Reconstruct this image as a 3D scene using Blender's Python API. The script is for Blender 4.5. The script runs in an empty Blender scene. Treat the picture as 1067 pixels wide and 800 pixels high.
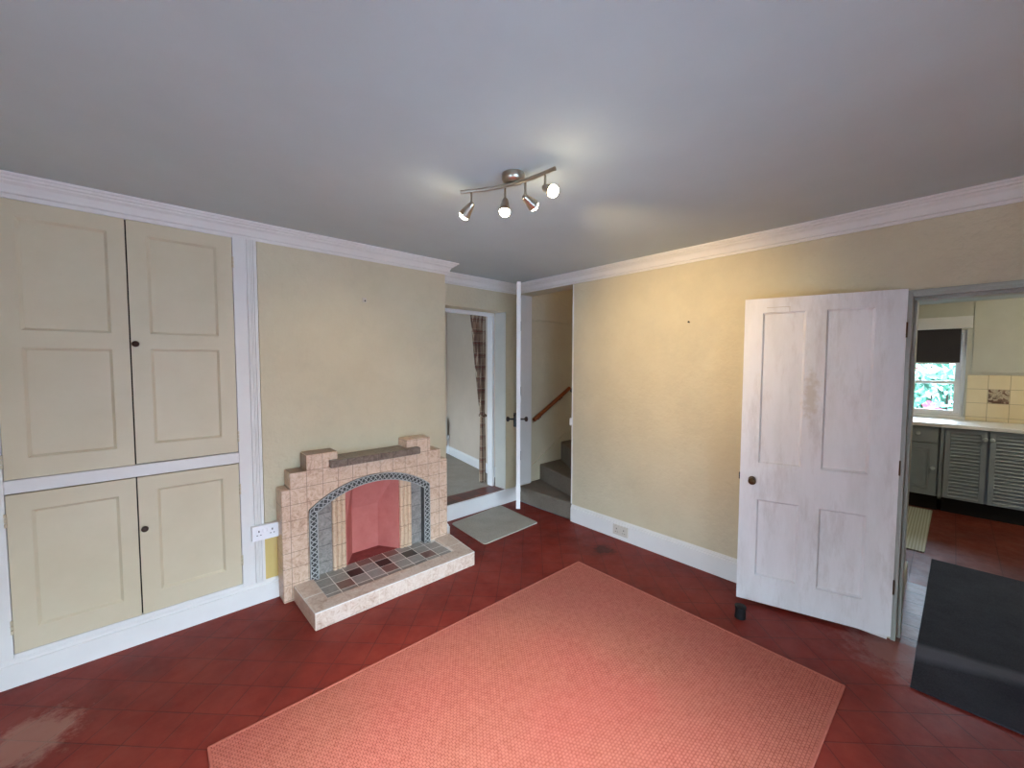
import bpy, bmesh, math, random
from mathutils import Matrix, Vector
random.seed(7)
S = bpy.context.scene
C = S.collection
PI = math.pi

# ------------------------------------------------------------------ materials
def srgb(r, g, b):
    f = lambda c: (c/255/12.92) if c/255 <= .04045 else ((c/255+.055)/1.055)**2.4
    return (f(r), f(g), f(b), 1)

class NT:
    """small helper round a node tree"""
    def __init__(s, name):
        s.m = bpy.data.materials.new(name); s.m.use_nodes = True
        s.t = s.m.node_tree; s.p = s.t.nodes['Principled BSDF']
        s.tc = s.t.nodes.new('ShaderNodeTexCoord')
    def n(s, kind, **kw):
        nd = s.t.nodes.new('ShaderNode'+kind)
        for k, v in kw.items():
            if k in nd.inputs.keys(): nd.inputs[k].default_value = v
            else: setattr(nd, k, v)
        return nd
    def l(s, a, b): s.t.links.new(a, b)
    def co(s): return s.tc.outputs['Object']
    def noise(s, scale, detail=4, rough=.6, co=None, dist=0):
        n = s.n('TexNoise', Scale=scale, Detail=detail, Roughness=rough, Distortion=dist)
        s.l(co or s.co(), n.inputs['Vector']); return n.outputs['Fac']
    def ramp(s, fac, stops):
        r = s.n('ValToRGB'); e = r.color_ramp.elements
        e[0].position, e[0].color = stops[0]; e[1].position, e[1].color = stops[-1]
        for p, c in stops[1:-1]:
            x = e.new(p); x.color = c
        s.l(fac, r.inputs['Fac']); return r.outputs['Color']
    def mix(s, fac, a, b, blend='MIX'):
        m = s.n('Mix', data_type='RGBA', blend_type=blend)
        for i, v in ((0, fac), (6, a), (7, b)):
            if hasattr(v, 'links'): s.l(v, m.inputs[i])
            else: m.inputs[i].default_value = v
        return m.outputs[2]
    def math(s, op, a, b=0., c=0.):
        m = s.n('Math', operation=op)
        for i, v in enumerate((a, b, c)):
            if hasattr(v, 'links'): s.l(v, m.inputs[i])
            else: m.inputs[i].default_value = v
        return m.outputs[0]
    def xyz(s, co=None):
        x = s.n('SeparateXYZ'); s.l(co or s.co(), x.inputs[0]); return x.outputs
    def map(s, rot=(0, 0, 0), scale=(1, 1, 1), loc=(0, 0, 0)):
        m = s.n('Mapping'); m.inputs['Rotation'].default_value = rot
        m.inputs['Scale'].default_value = scale; m.inputs['Location'].default_value = loc
        s.l(s.co(), m.inputs['Vector']); return m.outputs[0]
    def bump(s, h, strength=.3, dist=.01):
        b = s.n('Bump', Strength=strength, Distance=dist)
        s.l(h, b.inputs['Height']); s.l(b.outputs[0], s.p.inputs['Normal'])
    def base(s, c, rough=.5, metal=0., spec=.5):
        if hasattr(c, 'links'): s.l(c, s.p.inputs['Base Color'])
        else: s.p.inputs['Base Color'].default_value = c
        if hasattr(rough, 'links'): s.l(rough, s.p.inputs['Roughness'])
        else: s.p.inputs['Roughness'].default_value = rough
        s.p.inputs['Metallic'].default_value = metal
        s.p.inputs['Specular IOR Level'].default_value = spec
        return s

M = {}
def paint(name, c1, c2, rough=.5, bs=40, bstr=.1, bd=.003, cs=2.5, spec=.35):
    t = NT(name)
    f = t.noise(cs, 5, .65)
    t.base(t.ramp(f, [(.3, c1), (.7, c2)]), rough, 0, spec)
    t.bump(t.noise(bs, 3, .6), bstr, bd)
    M[name] = t.m
    return t
t = paint('cream_wall', srgb(202, 190, 161), srgb(210, 199, 171), .75, 26, .8, .007)
src = t.p.inputs['Base Color'].links[0].from_socket       # grubby patches
sm_ = t.ramp(t.noise(1.9, 7, .72), [(.5, (0, 0, 0, 1)), (.74, (1, 1, 1, 1))])
t.l(t.mix(t.math('MULTIPLY', sm_, .45), src, srgb(186, 177, 154)), t.p.inputs['Base Color'])
paint('ceiling_white', srgb(182, 192, 192), srgb(190, 200, 200), .85, 30, .15, .003, 1.3)
paint('gloss_white', srgb(232, 230, 228), srgb(240, 238, 236), .35, 9, .1, .003)
paint('trim_white', srgb(222, 218, 213), srgb(231, 228, 223), .45, 25, .1, .002)
paint('cupboard_cream', srgb(204, 190, 160), srgb(212, 199, 171), .45, 14, .08, .003)
paint('yellow_wall', srgb(206, 180, 108), srgb(214, 190, 124), .7, 60, .2, .002)
paint('frame_olive', srgb(158, 160, 150), srgb(170, 172, 162), .45, 25, .1, .002)
paint('reveal_grey', srgb(186, 184, 174), srgb(200, 197, 186), .6, 25, .2, .003)
paint('kitchen_wall', srgb(198, 195, 180), srgb(208, 205, 190), .75, 40, .2, .003)
paint('far_wall', srgb(206, 190, 172), srgb(214, 198, 180), .75, 40, .15, .003)
paint('unit_grey', srgb(134, 142, 147), srgb(146, 153, 157), .45, 25, .1, .002)
paint('unit_knob', srgb(176, 182, 184), srgb(186, 192, 194), .4, 25, .1, .002)
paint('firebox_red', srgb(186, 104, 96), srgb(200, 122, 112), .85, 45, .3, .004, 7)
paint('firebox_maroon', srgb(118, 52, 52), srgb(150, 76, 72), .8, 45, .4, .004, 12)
paint('socket_white', srgb(236, 236, 238), srgb(242, 242, 244), .3, 5, 0, .001)
paint('socket_old', srgb(196, 186, 172), srgb(208, 198, 184), .5, 20, .1, .002)
paint('black_rubber', srgb(14, 14, 15), srgb(20, 20, 22), .6, 30, .1, .002)
paint('dark_iron', srgb(26, 24, 23), srgb(40, 36, 33), .4, 30, .2, .002)
paint('knob_brown', srgb(50, 34, 26), srgb(66, 46, 34), .3, 30, .05, .002)
paint('dark_gap', srgb(30, 26, 24), srgb(34, 30, 28), .9, 30, 0, .002)
paint('blind_dark', srgb(52, 47, 48), srgb(58, 53, 54), .8, 200, .2, .001)
paint('worktop_white', srgb(236, 234, 230), srgb(242, 240, 236), .3, 10, .0, .001)
paint('leaf_green', srgb(44, 92, 72), srgb(96, 150, 126), .6, 40, .1, .003, 9)
paint('blossom_pink', srgb(196, 40, 80), srgb(226, 90, 120), .6, 40, .1, .003, 9)
paint('path_stone', srgb(116, 122, 131), srgb(128, 134, 143), .9, 30, .3, .01)

# kitchen door : old white gloss with a worn bare patch and grubby smears
t = NT('old_white_gloss')
x = t.xyz()
n1 = t.noise(6, 6, .7, t.map(scale=(1, 1, .25)))
col = t.ramp(n1, [(.25, srgb(222, 219, 216)), (.55, srgb(236, 234, 233)), (.8, srgb(240, 239, 239))])
d = t.n('VectorMath', operation='DISTANCE'); mp = t.map(scale=(1, 1, .26))
t.l(mp, d.inputs[0]); d.inputs[1].default_value = (2.835, .548, 1.31*.26)
w = t.math('ADD', d.outputs['Value'], t.math('MULTIPLY', t.math('SUBTRACT', t.noise(28, 4), .5), .09))
patch = t.ramp(w, [(.018, (1, 1, 1, 1)), (.044, (0, 0, 0, 1))])
col = t.mix(t.math('MULTIPLY', patch, .6), col, srgb(200, 186, 164))
gr = t.ramp(t.noise(9, 7, .75, t.map(scale=(1, 1, .22), loc=(.3, .1, 0))), [(.52, (0, 0, 0, 1)), (.78, (1, 1, 1, 1))])
col = t.mix(t.math('MULTIPLY', gr, .6), col, srgb(188, 178, 168))
t.base(col, .38, 0, .4); t.bump(t.noise(18, 5, .6, t.map(scale=(1, 1, .2))), .15, .004)
M['old_white_gloss'] = t.m

# floor : red painted quarry tiles laid on the diagonal, scuffed
def red_tiles(name, ang, size, off, dusty=True, c=((104, 33, 25), (126, 42, 32), (140, 56, 43)), gloss=.38):
    t = NT(name)
    mp = t.map(rot=(0, 0, ang), scale=(1/size,)*3, loc=off)
    b = t.n('TexBrick', offset=0., squash=1.); t.l(mp, b.inputs['Vector'])
    b.inputs['Scale'].default_value = 1.; b.inputs['Mortar Size'].default_value = .02
    b.inputs['Mortar Smooth'].default_value = .3; b.inputs['Bias'].default_value = 0
    b.inputs['Brick Width'].default_value = 1.; b.inputs['Row Height'].default_value = 1.
    b.inputs['Color1'].default_value = (.25,)*3+(1,); b.inputs['Color2'].default_value = (.75,)*3+(1,)
    b.inputs['Mortar'].default_value = (.5,)*3+(1,)
    bw = t.n('RGBToBW'); t.l(b.outputs['Color'], bw.inputs[0])
    nz = t.noise(3.2, 6, .7)
    f = t.math('ADD', t.math('MULTIPLY', bw.outputs[0], .14), t.math('MULTIPLY', nz, .86))
    col = t.ramp(f, [(.3, srgb(*c[0])), (.5, srgb(*c[1])), (.72, srgb(*c[2]))])
    col = t.mix(t.math('MULTIPLY', b.outputs['Fac'], t.math('MULTIPLY', t.noise(2.2, 4), .9)), col, srgb(48, 18, 16))
    # pale scuffs : streaks and worn spots
    sc = t.noise(5, 8, .75, t.map(rot=(0, 0, .7), scale=(1, 5, 1)), 1.2)
    scf = t.math('MULTIPLY', t.ramp(sc, [(.66, (0, 0, 0, 1)), (.8, (1, 1, 1, 1))]), .35)
    col = t.mix(scf, col, srgb(176, 128, 112))
    if dusty:
        def blob(cx, cy, r, amt, cc, col):
            d = t.n('VectorMath', operation='DISTANCE'); t.l(t.co(), d.inputs[0]); d.inputs[1].default_value = (cx, cy, 0)
            k = t.math('ADD', d.outputs['Value'], t.math('MULTIPLY', t.math('SUBTRACT', t.noise(13, 6, .75), .5), r*2.2))
            k = t.math('MULTIPLY', t.ramp(k, [(r*.55, (1, 1, 1, 1)), (r, (0, 0, 0, 1))]), amt)
            return t.mix(k, col, cc)
        col = blob(-.40, 2.42, .17, .42, srgb(190, 150, 132), col)
        col = blob(2.84, .12, .26, .5, srgb(150, 112, 104), col)
        col = blob(2.685, 1.84, .10, .7, srgb(40, 20, 18), col)
    r = t.ramp(t.noise(7, 6, .7), [(.3, (gloss,)*3+(1,)), (.75, (gloss+.28,)*3+(1,))])
    t.base(col, r, 0, .25)
    h = t.math('ADD', t.math('MULTIPLY', b.outputs['Fac'], -.8), t.math('MULTIPLY', t.noise(6, 4), .8))
    t.bump(h, .35, .004)
    M[name] = t.m
red_tiles('red_floor', PI/4, .154, (.4, .73, 0))
red_tiles('kitchen_floor', 0, .225, (.1, .3, 0), False, ((80, 34, 26), (104, 48, 36), (120, 58, 44)), .35)
# glossy brick courses in the doorway
t = NT('brick_threshold')
b = t.n('TexBrick', offset=.5); t.l(t.map(rot=(0, 0, PI/2), scale=(1, 1, 1)), b.inputs['Vector'])
for k, v in (('Scale', 1.), ('Mortar Size', .006), ('Brick Width', .6), ('Row Height', .16), ('Mortar Smooth', .4)): b.inputs[k].default_value = v
b.inputs['Color1'].default_value = srgb(96, 56, 50); b.inputs['Color2'].default_value = srgb(122, 80, 72); b.inputs['Mortar'].default_value = srgb(52, 38, 34)
t.base(t.mix(.35, b.outputs['Color'], t.ramp(t.noise(14, 6, .7), [(.3, srgb(70, 40, 38)), (.7, srgb(150, 116, 106))])),   .42, 0, .4)
t.bump(t.math('ADD', t.math('MULTIPLY', b.outputs['Fac'], -1.), t.math('MULTIPLY', t.noise(16, 4), .7)), .7, .01)
M['brick_threshold'] = t.m
# patterned tiles of the raised threshold
t = NT('dark_step_tiles')
b = t.n('TexBrick', offset=0.); t.l(t.map(), b.inputs['Vector'])
for k, v in (('Scale', 1.), ('Mortar Size', .004), ('Brick Width', .105), ('Row Height', .105)): b.inputs[k].default_value = v
b.inputs['Color1'].default_value = srgb(122, 48, 38); b.inputs['Color2'].default_value = srgb(76, 32, 28); b.inputs['Mortar'].default_value = srgb(36, 20, 18)
t.base(b.outputs['Color'], .35); t.bump(b.outputs['Fac'], -.4, .003)
M['dark_step_tiles'] = t.m

# rug : coral basket weave
t = NT('coral_weave')
mp = t.map(rot=(0, 0, .015), scale=(1/.0165, 1/.0118, 1))
b = t.n('TexBrick', offset=.5); t.l(mp, b.inputs['Vector'])
for k, v in (('Scale', 1.), ('Mortar Size', .16), ('Mortar Smooth', 1.), ('Brick Width', 1.), ('Row Height', 1.)): b.inputs[k].default_value = v
hue = t.ramp(t.noise(1.5, 3, .5), [(.38, srgb(184, 111, 90)), (.62, srgb(191, 103, 89))])
col = t.mix(b.outputs['Fac'], hue, t.mix(1., hue, srgb(160, 132, 122), 'MULTIPLY'))
col = t.mix(.3, col, t.ramp(t.noise(60, 3), [(.3, srgb(150, 76, 62)), (.7, srgb(212, 130, 112))]))
t.base(col, .85, 0, .2)
t.bump(t.math('SUBTRACT', 1., b.outputs['Fac']), .6, .004)
M['coral_weave'] = t.m
paint('rug_hem', srgb(172, 94, 80), srgb(186, 106, 90), .85, 150, .4, .002, 30, .2)
def fabric(name, c1, c2, sc=90, bs=.5, cs=30, bd=.004):
    t = NT(name)
    f = t.math('ADD', t.math('MULTIPLY', t.noise(sc, 3), .5), t.math('MULTIPLY', t.noise(cs/8, 5, .7), .5))
    t.base(t.ramp(f, [(.35, c1), (.65, c2)]), .95, 0, .15); t.bump(t.noise(sc*2, 3), bs, bd); M[name] = t.m
fabric('mat_pale', srgb(164, 158, 146), srgb(192, 186, 174))
fabric('mat_charcoal', srgb(46, 46, 52), srgb(63, 63, 69), 140)
fabric('carpet_brown', srgb(106, 97, 86), srgb(134, 124, 110), 120, .6)
fabric('carpet_grey', srgb(146, 136, 124), srgb(168, 158, 146), 120, .6)
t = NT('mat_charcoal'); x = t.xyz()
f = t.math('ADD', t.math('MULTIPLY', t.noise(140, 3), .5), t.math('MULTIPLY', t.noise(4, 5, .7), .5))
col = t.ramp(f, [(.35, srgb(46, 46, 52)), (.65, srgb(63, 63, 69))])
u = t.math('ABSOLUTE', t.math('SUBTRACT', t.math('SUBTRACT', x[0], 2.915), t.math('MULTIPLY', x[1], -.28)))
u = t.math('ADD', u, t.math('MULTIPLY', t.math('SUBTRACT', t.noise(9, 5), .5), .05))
col = t.mix(t.ramp(u, [(.03, (.6, .6, .6, 1)), (.085, (0, 0, 0, 1))]), col, srgb(110, 110, 118))  # paler band painted in for the light caught on the mat's ridge
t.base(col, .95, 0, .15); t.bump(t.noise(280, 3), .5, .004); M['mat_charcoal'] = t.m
t = NT('mat_kitchen')
wv = t.n('TexWave', wave_type='BANDS', bands_direction='Y', Scale=16., Distortion=.6); t.l(t.co(), wv.inputs['Vector'])
t.base(t.ramp(wv.outputs['Fac'], [(.2, srgb(148, 148, 130)), (.8, srgb(176, 175, 158))]), .9); t.bump(t.noise(120, 3), .5, .004)
M['mat_kitchen'] = t.m

# fireplace tiles : mottled beige with brown veins and a square joint grid
def fire_tile(name, stops, size=.0975, off=(0, 0, 0), grout=srgb(120, 88, 70), gs=.03, grid=True, ns=26, zs=None):
    t = NT(name)
    a = t.noise(ns, 7, .72, None, 1.6); c = t.noise(ns*.4, 4, .6)
    f = t.math('ADD', t.math('MULTIPLY', a, .75), t.math('MULTIPLY', c, .25))
    col = t.ramp(f, stops); h = a
    if grid:
        gx = None
        xs = t.xyz()
        lines = None
        for i, o in enumerate(off):
            if o is None: continue
            v = t.math('FRACT', t.math('DIVIDE', t.math('SUBTRACT', xs[i], o-10*(size if i < 2 else zs or size)), size if i < 2 else zs or size))
            e = t.math('MINIMUM', v, t.math('SUBTRACT', 1., v))
            k = t.math('LESS_THAN', e, gs*.5)
            lines = k if lines is None else t.math('MAXIMUM', lines, k)
        nv = t.xyz(t.n('NewGeometry').outputs['Normal']) if False else None
        col = t.mix(t.math('MULTIPLY', lines, .75), col, grout)
        t.bump(t.math('SUBTRACT', t.math('MULTIPLY', a, .15), lines), .35, .003)
    t.base(col, .3, 0, .5); M[name] = t.m
BE = [(.3, srgb(160, 120, 96)), (.46, srgb(206, 174, 148)), (.58, srgb(222, 196, 172)), (.74, srgb(172, 134, 108))]
fire_tile('beige_tile', BE, .0975, (.6335, None, .013), srgb(112, 80, 64), zs=.1003)
HE = [(.3, srgb(164, 130, 110)), (.46, srgb(205, 181, 161)), (.58, srgb(219, 201, 185)), (.74, srgb(180, 146, 126))]
fire_tile('hearth_tile', HE, .185, (.655, None, None), srgb(222, 208, 190), .02)
fire_tile('grey_tile', [(.3, srgb(88, 84, 80)), (.5, srgb(146, 140, 133)), (.75, srgb(184, 176, 168))], .11, (None, None, .06), srgb(60, 56, 52), .03)
fire_tile('brown_slab', [(.3, srgb(76, 64, 56)), (.5, srgb(118, 102, 90)), (.75, srgb(156, 138, 122))], .108, (.866, None, None), srgb(50, 40, 34), .03)
fire_tile('fluted_tile', [(.3, srgb(170, 130, 100)), (.5, srgb(216, 186, 156)), (.75, srgb(200, 164, 134))], .152, (None, None, .11), srgb(130, 96, 74), .03)
paint('border_dark', srgb(48, 48, 48), srgb(84, 84, 82), .4, 60, .3, .003, 30)
paint('border_pale', srgb(150, 150, 146), srgb(184, 184, 180), .35, 60, .3, .003, 40)
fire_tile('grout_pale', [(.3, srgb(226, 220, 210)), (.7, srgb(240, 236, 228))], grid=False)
fire_tile('tile_grey', [(.3, srgb(126, 122, 116)), (.5, srgb(150, 147, 140)), (.75, srgb(168, 164, 156))], grid=False)
fire_tile('tile_black', [(.3, srgb(24, 20, 20)), (.7, srgb(48, 40, 38))], grid=False)
fire_tile('tile_brown', [(.3, srgb(98, 70, 62)), (.7, srgb(136, 104, 94))], grid=False)

# metals, wood, glass, bulb
t = NT('brushed_steel'); t.base(srgb(186, 178, 162), .28, 1.); t.bump(t.noise(200, 2), .05, .001); M['brushed_steel'] = t.m
t = NT('aged_brass'); t.base(srgb(92, 74, 52), .4, 1.); t.bump(t.noise(90, 2), .1, .001); M['aged_brass'] = t.m
t = NT('rail_wood')
wv = t.noise(30, 4, .6, t.map(scale=(.3, 1, 1)))
t.base(t.ramp(wv, [(.3, srgb(104, 48, 20)), (.7, srgb(150, 78, 36))]), .3); M['rail_wood'] = t.m
t = NT('bulb_glow'); t.p.inputs['Emission Color'].default_value = (1, .86, .62, 1); t.p.inputs['Emission Strength'].default_value = 80.
t.base((.9, .9, .85, 1), .4); M['bulb_glow'] = t.m
t = NT('window_glass')
tr = t.n('BsdfTransparent'); gl = t.n('BsdfGlossy', Roughness=.02); fr = t.n('Fresnel', IOR=1.45); mx = t.n('MixShader')
t.l(fr.outputs[0], mx.inputs[0]); t.l(tr.outputs[0], mx.inputs[1]); t.l(gl.outputs[0], mx.inputs[2])
t.l(mx.outputs[0], t.t.nodes['Material Output'].inputs['Surface']); M['window_glass'] = t.m

# tartan curtain
t = NT('tartan')
x = t.xyz()
def stripes(axis, period, offs, width):
    v = t.math('FRACT', t.math('ADD', t.math('DIVIDE', x[axis], period), offs))
    return t.math('LESS_THAN', v, width)
h1 = stripes(2, .13, .0, .42); v1 = stripes(0, .046, .2, .45)
h2 = stripes(2, .13, .62, .06); v2 = stripes(0, .046, .75, .16); h3 = stripes(2, .13, .8, .05)
col = t.mix(t.math('MULTIPLY', h1, .4), srgb(156, 130, 108), srgb(74, 44, 40))
col = t.mix(t.math('MULTIPLY', v1, .55), col, srgb(70, 40, 38))
col = t.mix(t.math('MAXIMUM', t.math('MULTIPLY', h2, .35), t.math('MULTIPLY', v2, .75)), col, srgb(210, 192, 168))
col = t.mix(t.math('MULTIPLY', h3, .7), col, srgb(120, 40, 44))
t.base(col, .9, 0, .15); t.bump(t.noise(180, 2), .3, .002); M['tartan'] = t.m

# kitchen wall tiles, plain cream ; the picture tile in sepia
t = NT('cream_wall_tile')
TS = .1475; x = t.xyz(); ln = None
for i, o in ((1, -.1), (2, .947)):
    v = t.math('FRACT', t.math('DIVIDE', t.math('SUBTRACT', x[i], o-20*TS), TS))
    k = t.math('LESS_THAN', t.math('MINIMUM', v, t.math('SUBTRACT', 1., v)), .014)
    ln = k if ln is None else t.math('MAXIMUM', ln, k)
col = t.ramp(t.noise(4, 3), [(.3, srgb(232, 212, 170)), (.7, srgb(240, 222, 184))])
t.base(t.mix(ln, col, srgb(176, 156, 122)), .25); t.bump(ln, -.4, .002); M['cream_wall_tile'] = t.m
t = NT('sepia_picture')
f = t.noise(16, 5, .65, t.map(loc=(0, .2, .1)), .6)
t.base(t.ramp(f, [(.34, srgb(66, 46, 34)), (.46, srgb(122, 92, 70)), (.54, srgb(206, 188, 158)), (.66, srgb(90, 66, 50))]), .25); M['sepia_picture'] = t.m
t = NT('lawn'); t.base(t.ramp(t.noise(12, 6), [(.3, srgb(70, 110, 60)), (.7, srgb(120, 150, 90))]), .9); M['lawn'] = t.m

# ------------------------------------------------------------------ mesh helper
class MB:
    def __init__(s): s.v = []; s.f = []; s.mi = []; s.cur = 0
    def add(s, vs, fs):
        o = len(s.v); s.v += [tuple(v) for v in vs]; s.f += [tuple(i+o for i in f) for f in fs]; s.mi += [s.cur]*len(fs); return s
    def box(s, x0, x1, y0, y1, z0, z1):
        return s.add([(x0, y0, z0), (x1, y0, z0), (x1, y1, z0), (x0, y1, z0), (x0, y0, z1), (x1, y0, z1), (x1, y1, z1), (x0, y1, z1)],
                     [(3, 2, 1, 0), (4, 5, 6, 7), (0, 1, 5, 4), (1, 2, 6, 5), (2, 3, 7, 6), (3, 0, 4, 7)])
    def prism(s, pts, to3, h0, h1):
        """polygon pts (2-D) extruded ; to3(a, b, h) -> xyz"""
        n = len(pts)
        vs = [to3(a, b, h0) for a, b in pts]+[to3(a, b, h1) for a, b in pts]
        fs = [tuple(range(n))[::-1], tuple(range(n, 2*n))]+[(i, (i+1) % n, n+(i+1) % n, n+i) for i in range(n)]
        return s.add(vs, fs)
    def obox(s, o, u, n, a0, a1, b0, b1, z0, z1):
        """box along horizontal unit vectors u, n from o"""
        P = lambda a, b, z: (o[0]+u[0]*a+n[0]*b, o[1]+u[1]*a+n[1]*b, z)
        return s.add([P(a0, b0, z0), P(a1, b0, z0), P(a1, b1, z0), P(a0, b1, z0), P(a0, b0, z1), P(a1, b0, z1), P(a1, b1, z1), P(a0, b1, z1)],
                     [(3, 2, 1, 0), (4, 5, 6, 7), (0, 1, 5, 4), (1, 2, 6, 5), (2, 3, 7, 6), (3, 0, 4, 7)])
    def lathe(s, prof, o, d, n=24):
        """prof [(radius, along)], axis d from o"""
        d = Vector(d).normalized(); o = Vector(o)
        a = d.orthogonal().normalized(); b = d.cross(a)
        vs = []; fs = []
        for r, h in prof:
            for k in range(n):
                th = 2*PI*k/n
                vs.append(o+d*h+(a*math.cos(th)+b*math.sin(th))*max(r, 1e-5))
        for i in range(len(prof)-1):
            for k in range(n):
                fs.append((i*n+k, i*n+(k+1) % n, (i+1)*n+(k+1) % n, (i+1)*n+k))
        fs.append(tuple(range(n))[::-1]); fs.append(tuple(range((len(prof)-1)*n, len(prof)*n)))
        return s.add(vs, fs)
    def tube(s, pts, r, n=12):
        pts = [Vector(p) for p in pts]; vs = []; fs = []
        up = None
        for i, p in enumerate(pts):
            d = (pts[min(i+1, len(pts)-1)]-pts[max(i-1, 0)]).normalized()
            if up is None: up = d.orthogonal().normalized()
            up = (up-d*up.dot(d)).normalized(); b = d.cross(up)
            for k in range(n):
                th = 2*PI*k/n; vs.append(p+(up*math.cos(th)+b*math.sin(th))*r)
        m = len(pts)
        for i in range(m-1):
            for k in range(n): fs.append((i*n+k, i*n+(k+1) % n, (i+1)*n+(k+1) % n, (i+1)*n+k))
        fs.append(tuple(range(n))[::-1]); fs.append(tuple(range((m-1)*n, m*n)))
        return s.add(vs, fs)
    def sweep(s, path, prof, closed=False):
        """path of plan points, interior on the LEFT ; prof [(out, z)] with out measured into the room ; mitred"""
        n = len(path); rings = []
        nrm = []
        for i in range(n if closed else n-1):
            a, b = Vector(path[i]), Vector(path[(i+1) % n]); d = (b-a).normalized(); nrm.append(Vector((-d.y, d.x)))
        for i in range(n):
            if closed: m1, m2 = nrm[i-1], nrm[i]
            else: m1, m2 = nrm[max(i-1, 0)], nrm[min(i, n-2)]
            m = (m1+m2); m = m/ (m.dot(m1) if abs(m.dot(m1)) > 1e-6 else 1)
            rings.append([(path[i][0]+m.x*o, path[i][1]+m.y*o, z) for o, z in prof])
        k = len(prof); vs = [v for r in rings for v in r]; fs = []
        for i in range(n if closed else n-1):
            j = (i+1) % n
            for q in range(k): fs.append((i*k+q, j*k+q, j*k+(q+1) % k, i*k+(q+1) % k))
        if not closed: fs += [tuple(range(k)), tuple(range((n-1)*k, n*k))[::-1]]
        return s.add(vs, fs)
    def build(s, name, mat, parent=None, bevel=0, seg=2, smooth=False, sub=0):
        me = bpy.data.meshes.new(name); me.from_pydata(s.v, [], s.f); me.update()
        bm = bmesh.new(); bm.from_mesh(me); bmesh.ops.recalc_face_normals(bm, faces=bm.faces); bm.to_mesh(me); bm.free()
        for q in ([mat] if isinstance(mat, str) else mat): me.materials.append(M[q])
        if not isinstance(mat, str):
            for p, q in zip(me.polygons, s.mi): p.material_index = q
        o = bpy.data.objects.new(name, me); C.objects.link(o)
        if smooth:
            for p in me.polygons: p.use_smooth = True
            try: me.set_sharp_from_angle(angle=math.radians(38))
            except Exception: pass
        if bevel:
            b = o.modifiers.new('bevel', 'BEVEL'); b.width = bevel; b.segments = seg; b.limit_method = 'ANGLE'; b.angle_limit = math.radians(40)
        if parent: adopt(o, parent)
        return o

def world_of(p):
    m = Matrix.Translation(p.location)
    return m if p.parent is None else world_of(p.parent)
def adopt(o, parent):
    o.parent = parent
    # every mesh is modelled in room coordinates, so cancel the parent's offset
    inv = Matrix.Identity(4)
    q = parent
    while q is not None:
        if q.type == 'EMPTY': inv = Matrix.Translation(-q.location); break
        q = q.parent
    o.matrix_parent_inverse = inv if parent.type == 'EMPTY' else Matrix.Identity(4)
def tag(o, label=None, cat=None, group=None, kind=None):
    if label: o['label'] = label
    if cat: o['category'] = cat
    if group: o['group'] = group
    if kind: o['kind'] = kind
    return o
def thing(name, loc, label, cat, group=None, kind=None):
    o = bpy.data.objects.new(name, None); C.objects.link(o); o.location = loc; o.empty_display_size = .1
    return tag(o, label, cat, group, kind)
def struct(o, label=None, cat=None): return tag(o, label, cat, None, 'structure')
XZ = lambda y0=0: (lambda a, b, h: (a, h, b))       # polygon in x-z, extruded in y
YZ = lambda a, b, h: (h, a, b)                      # polygon in y-z, extruded in x
XY = lambda a, b, h: (a, b, h)

# ------------------------------------------------------------------ room shell
YN, XE, YA = 2.885, 2.965, 3.19          # north wall, east wall, alcove back wall
XW, YS = -.80, -.95                      # west and south walls, behind the camera
ZC = 2.33                                # ceiling
XB = 1.865                               # right end of the chimney breast
YJ0, YJ1 = .178, -.62                     # kitchen doorway
XP = 3.85                                # far end of the deep kitchen doorway
YSt0, YSt1 = 2.405, 3.16                 # staircase doorway
XK = 6.5                                 # kitchen window wall
ZK = 2.17

struct(MB().box(XW-.2, XE+.0005, YS-.2, YA, -.12, 0).build('floor', 'red_floor'), 'red painted quarry tile floor laid on the diagonal', 'floor')
struct(MB().box(XE, XP, YJ1, YJ0, -.12, 0).build('floor_doorway', 'brick_threshold'), 'shiny worn brick courses in the kitchen doorway floor', 'floor')
struct(MB().box(XP, XK, -1.9, 1.3, -.12, 0).build('floor_kitchen', 'kitchen_floor'), 'brown-red tiled kitchen floor beyond the open door', 'floor')
struct(MB().box(XW-.2, XE+.19, YS-.2, YA+.2, ZC, ZC+.12).build('ceiling', 'ceiling_white'), 'white painted plaster ceiling of the room', 'ceiling')

# north wall : cupboard recess side and chimney breast with a hole for the firebox
w = MB()
w.box(XW-.2, .52, YN+.02, YN+.5, 0, ZC)
w.box(.52, .96, YN, YN+.3, 0, ZC)
w.box(.96, 1.42, YN, YN+.3, .74, ZC)
w.box(1.42, XB, YN, YA+.16, 0, ZC)
struct(w.build('wall_north', 'cream_wall'), 'cream chimney breast wall above and beside the tiled fireplace', 'wall')
struct(MB().box(.515, .60, YN-.003, YN, .10, .41).build('wall_patch', 'yellow_wall'), 'strip of old yellow paint below the socket beside the fireplace', 'wall')
# alcove wall with a doorway to the next room
w = MB()
OX0, OX1, OZ0, OZ1 = 1.90, 2.808, .15, 2.04
w.box(XB, OX0, YA, YA+.165, 0, ZC); w.box(OX1, XE+.19, YA, YA+.165, 0, ZC); w.box(OX0, OX1, YA, YA+.165, OZ1, ZC)
struct(w.build('wall_alcove', 'cream_wall'), 'cream wall round the raised doorway in the corner', 'wall')
struct(MB().box(OX0, OX1, YA+.002, 3.405, 0, OZ0).build('floor_step', 'dark_step_tiles'), 'dark red tiled sill of the raised corner doorway', 'floor')
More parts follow.
